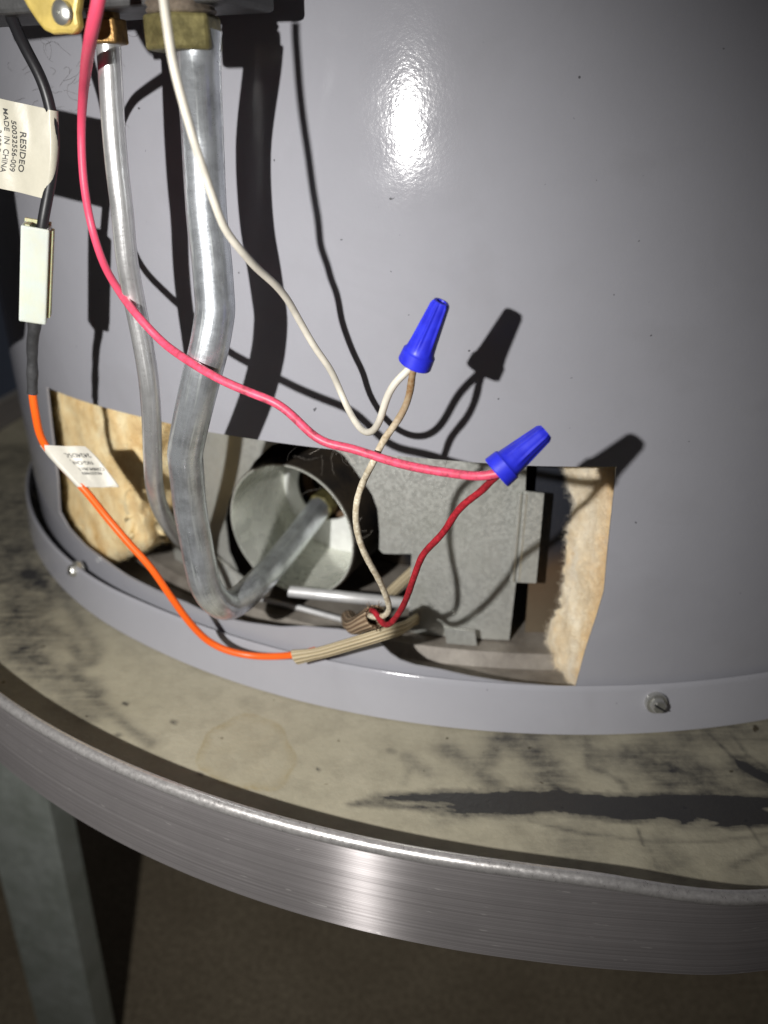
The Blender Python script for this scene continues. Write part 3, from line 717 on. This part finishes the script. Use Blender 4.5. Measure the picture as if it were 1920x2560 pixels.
rodp = [on_r((723, 1478), .274), on_r((850, 1491), .270), on_r((1000, 1506), .260), on_r((1060, 1511), .254), on_r((1120, 1514), .250)]
rod = tube('sensor_tube', rodp, .0025, ROD, None, 20); tag(rod, 'short pale metal rod lying level inside the burner opening, below the round air horn', 'sensor rod')
stp = [on_z((650, 1497), .013), on_z((738, 1517), .012), on_z((830, 1542), .011), on_z((905, 1562), .011)]
st_ = tube('pan_wire', stp, lambda t, l: .0014, ROD, None, 12); tag(st_, 'thin pale wire lying on the base pan behind the bend of the gas tube', 'wire')

# ------------------------------------------------------------------ wires
PKT = [((216,-25),.060),((213,0),.060),((200,60),.057),((193,98),.052),((188,130),.045),((184,165),.037),((180,200),.030),((176,270),.0245),((177,340),.0245),((183,410),.0250),((198,490),.0245),((220,560),.0270),((255,625),.0350),((300,685),.0425)]
PK = [((350,738),-.322),((400,775),-.330),((440,800),-.3345),((480,822),-.337),((540,848),-.339),((600,872),-.3405),((640,905),-.341),((680,945),-.342),((710,960),-.343),((750,966),-.344),((800,982),-.346),((850,998),-.349),((900,1010),-.352),((960,1020),-.355),((1010,1027),-.358),((1045,1029),-.360),((1085,1020),-.3605)]
pk = tube('pink_wire', [on_r(D(*p), RJ + g) for p, g in PKT] + [on_y(D(*p), y) for p, y in PK], lambda t, l: .00155 - .00033*min(1, max(0, (l - .03)/.04)), PINK, None, 20)
tag(pk, 'long bright pink insulated wire sweeping across to the lower wire nut', 'wire')
WH = [((352,-25),-.357),((353,0),-.357),((362,60),-.357),((372,130),-.357),((392,210),-.356),((415,290),-.355),((440,370),-.353),((468,450),-.351),((485,495),-.348),((520,540),-.344),((555,580),-.338),((590,610),-.332),((620,645),-.326),((640,680),-.322),((680,750),-.318),((715,800),-.315),((735,845),-.313),((755,890),-.316),((775,922),-.322),((795,935),-.330),((812,925),-.335),((825,895),-.339),((835,860),-.341),((850,830),-.342),((868,812),-.342),((882,800),-.342),((905,770),-.343)]
wh = tube('cream_wire', [on_y(D(*p), y) for p, y in WH], .00102, WHITE, None, 18)
tag(wh, 'long cream insulated wire looping from the top up into the upper wire nut', 'wire')
WL = [((900,775),-.343),((890,800),-.3425),((889,830),-.342),((880,870),-.341),((862,905),-.340),((840,935),-.338),((822,960),-.337),((815,980),-.3370),((800,1010),-.3365),((785,1040),-.335),((772,1075),-.334),((768,1110),-.334),((772,1150),-.332),((785,1190),-.330),((803,1225),-.327),((820,1255),-.324),((835,1290),-.320),((842,1315),-.317),((838,1328),-.315),((822,1334),-.3125),((808,1334),-.310),((796,1328),-.304)]
wl = tube('cream_braided_wire', [on_y(D(*p), y - (.0045 if 940 < p[1] < 1020 else 0)) for p, y in WL], .00098, CREAM, None, 18, wob=.12)
tag(wl, 'cream braided wire, browned where it leaves the upper wire nut, hanging down to the sleeve', 'wire')
RL = [((1080,1020),-.360),((1062,1038),-.358),((1035,1065),-.355),((1000,1090),-.352),((980,1115),-.350),((962,1145),-.347),((940,1170),-.345),((915,1195),-.342),((900,1230),-.339),((888,1265),-.335),((875,1300),-.330),((858,1330),-.324),((840,1350),-.319),((828,1352),-.316),((820,1337),-.3135),((810,1322),-.311),((802,1318),-.304)]
rl = tube('red_braided_wire', [on_y(D(*p), y) for p, y in RL], .00098, RED, None, 18, wob=.10)
tag(rl, 'dark red braided wire running from the lower wire nut down to the sleeve', 'wire')
def wire_nut(base_px, yb_, tip_px, yt_, label):
    b = on_y(base_px, yb_); t = on_y(tip_px, yt_); ax = t - b; Ln = ax.length
    rt = thing('wire_nut', label, 'wire nut', b, 'blue wire nuts on the wires')
    prof = [(0, .004), (.0036, .004), (.0038, 0), (.0044, 0), (.00455, .0003), (.00438, .0034), (.00410, .0037)]
    hs_ = [.0042 + (Ln - .0052)*k/12 for k in range(13)]
    for h in hs_: prof.append((.0039 - .00145*(h-.0037)/(Ln-.0037), h))
    prof += [(.00228, Ln - .0005), (.00195, Ln - .0001), (.0013, Ln - .00005), (.0011, Ln-.0006), (0, Ln-.0006)]
    def md(a_, r, h, k):
        if k <= 7 or h > Ln - .0003 or r < .0015: return r
        g = max(0.0, math.cos(6*a_))**3
        e = min(1, (h-.0045)/.004)
        return r*(1 - .13*e*(1-g)*.9)
    attach(spin('cap', prof, b, ax, NUT, None, 144, md, 28, .3), rt)
    return rt
wire_nut((1036, 911), -.3430, (1104, 753), -.3455, 'upper of the two blue wire nuts, standing nearly upright on the cream wires')
wire_nut((1241, 1183), -.3610, (1366, 1078), -.3580, 'lower of the two blue wire nuts, tilted right at the end of the pink wire')

# black lead, connector, heat shrink, orange wire
BK = [((2,-30),-.312),((10,0),-.310),((30,50),-.306),((55,105),-.302),((85,160),-.299),((100,200),-.298),((110,240),-.298),((116,300),-.2985),((112,370),-.299),((103,425),-.300),((97,455),-.301),((91,490),-.302),((87,520),-.302)]
bk = tube('black_wire', [on_y(D(*p), y) for p, y in BK], .00165, BLACK, None, 20)
tag(bk, 'black insulated lead from the valve down into the white plug', 'wire')
ct = on_y((92, 562), -.302); cb = on_y((85, 799), -.303)
plug = thing('wire_plug', 'milky white plastic wire plug between the black lead and the orange wire', 'connector', cb)
ax = (ct - cb); Hh = ax.length; ax.normalize(); ex = (RT - ax*RT.dot(ax)).normalized(); ey = ax.cross(ex); 
if ey.y > 0: ey = -ey
ang = -.22; ex, ey = ex*math.cos(ang) + ey*math.sin(ang), ey*math.cos(ang) - ex*math.sin(ang)
bm = bmesh.new(); hx, hy = .0040, .0040
ring4 = [(-1,-1),(1,-1),(1,1),(-1,1)]
def rg(s, h): return [bm.verts.new(cb + ex*hx*s*i + ey*hy*s*j + ax*h) for i, j in ring4]
r0, r1, r2_, r3 = rg(1, 0), rg(1, Hh), rg(.74, Hh), rg(.74, Hh-.008); r4 = rg(.7, 0)
def br(a_, b_):
    for i in range(4): bm.faces.new((a_[i], a_[(i+1) % 4], b_[(i+1) % 4], b_[i]))
br(r0, r1); br(r1, r2_); br(r2_, r3); bm.faces.new(r3); br(r4, r0); bm.faces.new(r4)
bmesh.ops.recalc_face_normals(bm, faces=bm.faces)
attach(bm_obj('housing', bm, NYLON, None, bevel=.0005), plug)
attach(box('latch_rib', cb + ax*Hh*.52 + ex*(hx+.0004), ex*.0006, ey*.0020, ax*Hh*.46, NYLON_EDGE, None, .0003), plug)
attach(box('rim_lip', cb + ax*(Hh+.0003) - ey*.0030, ex*.0038, ey*.0007, ax*.0006, NYLON_EDGE, None, .0002), plug)
attach(box('inner_rib', cb + ax*(Hh-.0005) - ex*.0022 + ey*.001, ex*.0007, ey*.0022, ax*.0008, NYLON_EDGE, None, .0002), plug)
HSK = [on_y(D(74, 680), -.303), on_y(D(75, 700), -.303), on_y(D(70, 740), -.302), on_y(D(70, 790), -.301), on_y(D(70, 849), -.3005)]
ORP = [HSK[-2], HSK[-1], stand_off(D(76,890), .3535), stand_off(D(88,945), .352), stand_off(D(104,972), .350), stand_off(D(143,1016), .347), stand_off(D(185,1060), .344), stand_off(D(225,1110), .341), stand_off(D(280,1175), .338), stand_off(D(325,1225), .335), stand_off(D(370,1290), .331), stand_off(D(410,1345), .327), stand_off(D(450,1385), .322), on_r(D(490,1405), .316), on_r(D(540,1416), .3125), on_r(D(590,1418), .3110), on_r(D(640,1414), .3105), on_r(D(680,1405), .3112)]
orr = thing('orange_wire', 'bright orange igniter wire curving down to the tan braided sleeve', 'wire', HSK[0])
attach(tube('sheath', ORP, .00136, ORANGE, None, 20), orr)
attach(tube('heat_shrink', HSK, lambda t, l: .00215 - .0004*min(1, t*2.2) + .00012*math.sin(t*19), SHRINK, None, 22, .0008, wob=.06), orr)

# flag labels folded round the wires
def flag(name, label, path, e1, Wd, wr, m, lift, texts, taper=None, dirt=None):
    c = smooth_path(spline(path, .0012), 2); n = len(c); e1 = e1.normalized()
    ax = (c[-1] - c[0]).normalized(); e3 = e1.cross(ax).normalized()
    if e3.dot(CAM - c[0]) < 0: e3 = -e3
    def sect():
        pts = [(Wd*(1 - k/14) + 3*wr*(k/14), .00022) for k in range(15)]
        for k in range(1, 14):
            t = k/14
            a_ = PI/2 + PI*t
            pts.append((wr*math.cos(a_)*1.05 if abs(math.cos(a_)) > 0 else 0, wr*math.sin(a_)))
        pts += [(3*wr + (Wd - 3*wr)*(k/14), -.00022) for k in range(15)]
        return pts
    S = sect(); vs = []
    def P(i, q, h):
        v = i/(n-1); f = 1.0
        if taper and q > 0: f = taper(v, q/Wd)
        b = e3*(lift*(max(q, 0)/Wd)**2 + .0003*math.sin(q*700 + v*5))
        return c[i] + e1*q*f + e3*h + b
    for i in range(n):
        for q, h in S: vs.append(P(i, q, h))
    k = len(S); fs = [(i*k+j, i*k+j+1, (i+1)*k+j+1, (i+1)*k+j) for i in range(n-1) for j in range(k-1)]
    fs += [(i*k, (i+1)*k, (i+1)*k+k-1, i*k+k-1) for i in range(n-1)]
    rt = thing(name, label, 'label', c[0])
    attach(mesh('paper', vs, fs, m, None, True), rt)
    for txt, size, fx in texts:
        cu = bpy.data.curves.new('print', 'FONT'); cu.body = txt; cu.size = size; cu.align_x = 'CENTER'; cu.resolution_u = 3; cu.offset = size*.010
        to = bpy.data.objects.new('print_tmp', cu); COL.objects.link(to)
        dg = bpy.context.evaluated_depsgraph_get(); tm = to.evaluated_get(dg).to_mesh()
        tv = [fx(v.co.x, v.co.y) for v in tm.vertices]; tf = [tuple(p.vertices) for p in tm.polygons]
        to.to_mesh_clear() if hasattr(to, 'to_mesh_clear') else None
        L_ = (c[-1]-c[0]).length
        out = []
        for q, s in tv:                                     # q along e1 (m), s along the wire (m)
            fi = min(max(s/L_*(n-1), 0), n-1.001); i = int(fi)
            out.append(P(i, q, .00040).lerp(P(i+1, q, .00040), fi-i))
        bpy.data.objects.remove(to)
        attach(mesh('print', out, tf, INK, None, False), rt)
    return rt
A = on_y(D(109, 237), -.298); B = on_y(D(97, 428), -.300); Mi = on_y(D(112, 330), -.299)
e1 = on_y(D(0, 213), -.301) - A
mm = .001
flag('wire_label', 'cream folded label on the black lead, cut by the left edge', [A, Mi, B], e1, .026, .0019, LABEL, .0005,
     [('RESIDEO', 2.9*mm, lambda x, y: (.0093 - y*.9, .0129 + x*1.02)), ('50032556-009', 2.5*mm, lambda x, y: (.0119 - y*.9, .0119 + x*.98)), ('MADE  IN  CHINA', 2.4*mm, lambda x, y: (.0143 - y*.9, .0109 + x*.92)), ('2405 E', 2.4*mm, lambda x, y: (.0166 - y*.9, .0110 + x*.92))])
OC = smooth_path(spline(ORP, .0015), 4)
def pix(P):
    q = P - CAM; d = q.dot(FW); return (960 + FPX*q.dot(RT)/d, 1280 - FPX*q.dot(UP)/d)
i0 = min(range(len(OC)), key=lambda i: abs(pix(OC[i])[1] - 1110)); i1 = min(range(len(OC)), key=lambda i: abs(pix(OC[i])[1] - 1216))
LP = OC[i0:i1+1:3] + [OC[i1]]; A2, B2 = LP[0], LP[-1]
e12 = on_y((228, 1117), A2.y - .004) - A2
LW = e12.length; L2 = (B2 - A2).length
def tp(v, u): return (1 - .20*v) * (1 - .14*max(0, 1 - v*3.2)**2*u)
flag('small_wire_label', 'small white printed label folded on the orange wire beside the yellow glass wool', LP, e12, LW, .0017, LABELW, .0008,
     [('46337489', 2.1*mm, lambda x, y: (LW*.56 - x*.92, L2*.50 + y*.9)), ('C5884UB1117 N', 2.1*mm, lambda x, y: (LW*.50 - x*.92, L2*.40 + y*.9)), ('NG-Only', 2.1*mm, lambda x, y: (LW*.52 - x*1.0, L2*.27 + y*.9)), ('2424D5C4', 2.2*mm, lambda x, y: (LW*.52 - x*1.1, L2*.13 + y*.9))], tp)

# braided sleeves
S1 = [on_r((738, 1643), .3122), on_r((800, 1632), .3122), on_r((860, 1615), .3130), on_r((920, 1597), .3150), on_r((965, 1583), .3130), on_r((1000, 1572), .3020), on_r((1018, 1563), .286), on_r((1034, 1552), .266), on_r((1060, 1540), .248)]
sl = tube('braided_sleeve', S1, lambda t, l: .0026 + .0008*max(0, 1 - t*14), SLEEVE, None, 28, .001, flat=.52, upv=Vector((.2, -1, .1)))
tag(sl, 'tan braided sleeve taking the orange wire over the bottom lip', 'cable sleeve')
S2 = [on_r((872, 1545), .270), on_r((880, 1562), .292), on_r((893, 1563), .304), on_r((915, 1552), .310), on_r((938, 1541), .3135)]
s2 = tube('frayed_sleeve', S2, lambda t, l: .0034 + .0008*max(0, t-.8)*5, SLEEVE2, None, 26, .0006, caps=False)
so = s2.modifiers.new('thick', 'SOLIDIFY'); so.thickness = .0005
tag(s2, 'short frayed brown sleeve end with the red and cream wires coming out', 'cable sleeve')
fv, ff = [], []
for k in range(46):
    a_ = random.uniform(0, 2*PI); axx = (S2[-1]-S2[-2]).normalized(); e1_, e2_, _ = basis(axx)
    b0 = S2[-1] + (e1_*math.cos(a_) + e2_*math.sin(a_))*.0033; d = (axx*random.uniform(.3, 1) + (e1_*math.cos(a_) + e2_*math.sin(a_))*random.uniform(0, .9) + Vector((random.gauss(0, .3), random.gauss(0, .3), random.gauss(0, .3)))).normalized()
    ln = random.uniform(.0012, .0035); rr = .0001; b = len(fv); x1, x2, _ = basis(d)
    for p in (b0, b0 + d*ln*.5, b0 + d*ln + Vector((0, 0, -.0004))): fv += [p + x1*rr, p - x1*rr*.5 + x2*rr*.87, p - x1*rr*.5 - x2*rr*.87]
    for q in range(2):
        for s in range(3): ff.append((b+q*3+s, b+q*3+(s+1) % 3, b+q*3+3+(s+1) % 3, b+q*3+3+s))
fr = mesh('frayed_threads', fv, ff, SLEEVE2, None, False); fr['kind'] = 'stuff'; fr.parent = s2
S3 = [on_r((940, 1530), .262), on_r((972, 1487), .250), on_r((1026, 1436), .244), on_r((1085, 1385), .238)]
s3 = tube('inner_sleeve', S3, .0030, SLEEVE, None, 24, .001, flat=.5, upv=Vector((.2, -1, .1)))
tag(s3, 'tan sleeve running back behind the notch of the shield plate', 'cable sleeve')

# lint and hairs clinging to the surfaces
def lint(name, spec, m, label, seed):
    random.seed(seed); fv, ff = [], []
    for (cx, cy, sx, sy, rj, num, ln, rr) in spec:
        for _ in range(num):
            p = [cx + random.gauss(0, sx), cy + random.gauss(0, sy)]; a_ = random.uniform(0, 2*PI); cv = random.gauss(0, .13); c = []
            for k in range(14):
                c.append(on_r(p, rj + .0002 + abs(random.gauss(0, .00012)))); p = [p[0] + math.cos(a_)*ln/14, p[1] + math.sin(a_)*ln/14]; a_ += cv + random.gauss(0, .18)
            b = len(fv)
            for k, q in enumerate(c):
                d = (c[min(k+1, 13)] - c[max(k-1, 0)]).normalized(); x1, x2, _ = basis(d)
                fv += [q + x1*rr, q - x1*rr*.5 + x2*rr*.87, q - x1*rr*.5 - x2*rr*.87]
            for k in range(13):
                for s in range(3): ff.append((b+k*3+s, b+k*3+(s+1) % 3, b+k*3+3+(s+1) % 3, b+k*3+3+s))
    o = mesh(name, fv, ff, m, None, False); o['kind'] = 'stuff'; o['label'] = label; o['category'] = 'lint'; return o
lint('hair_lint', [(1020,1070,50,28,.3,22,90,.00003), (880,1060,60,30,.3,10,90,.00003), (170,180,55,70,.3,20,60,.00003), (150,240,60,60,.3,14,30,.00004), (1330,1000,60,20,.3,2,170,.00005), (1150,80,120,60,.3,3,30,.00008), (300,250,60,120,.3,8,60,.00004), (690,950,40,50,.3,5,60,.00005), (1110,1120,40,10,.3,6,60,.00005)], HAIR, 'fine dark hairs and lint clinging to the grey jacket', 11)
lint('pale_lint', [(840,1150,45,25,.262,9,70,.000028), (920,1290,20,50,.268,3,60,.00003), (860,1110,40,10,.299,8,70,.00006)], HAIRW, 'fine pale hairs hanging across the top of the burner hole', 13)
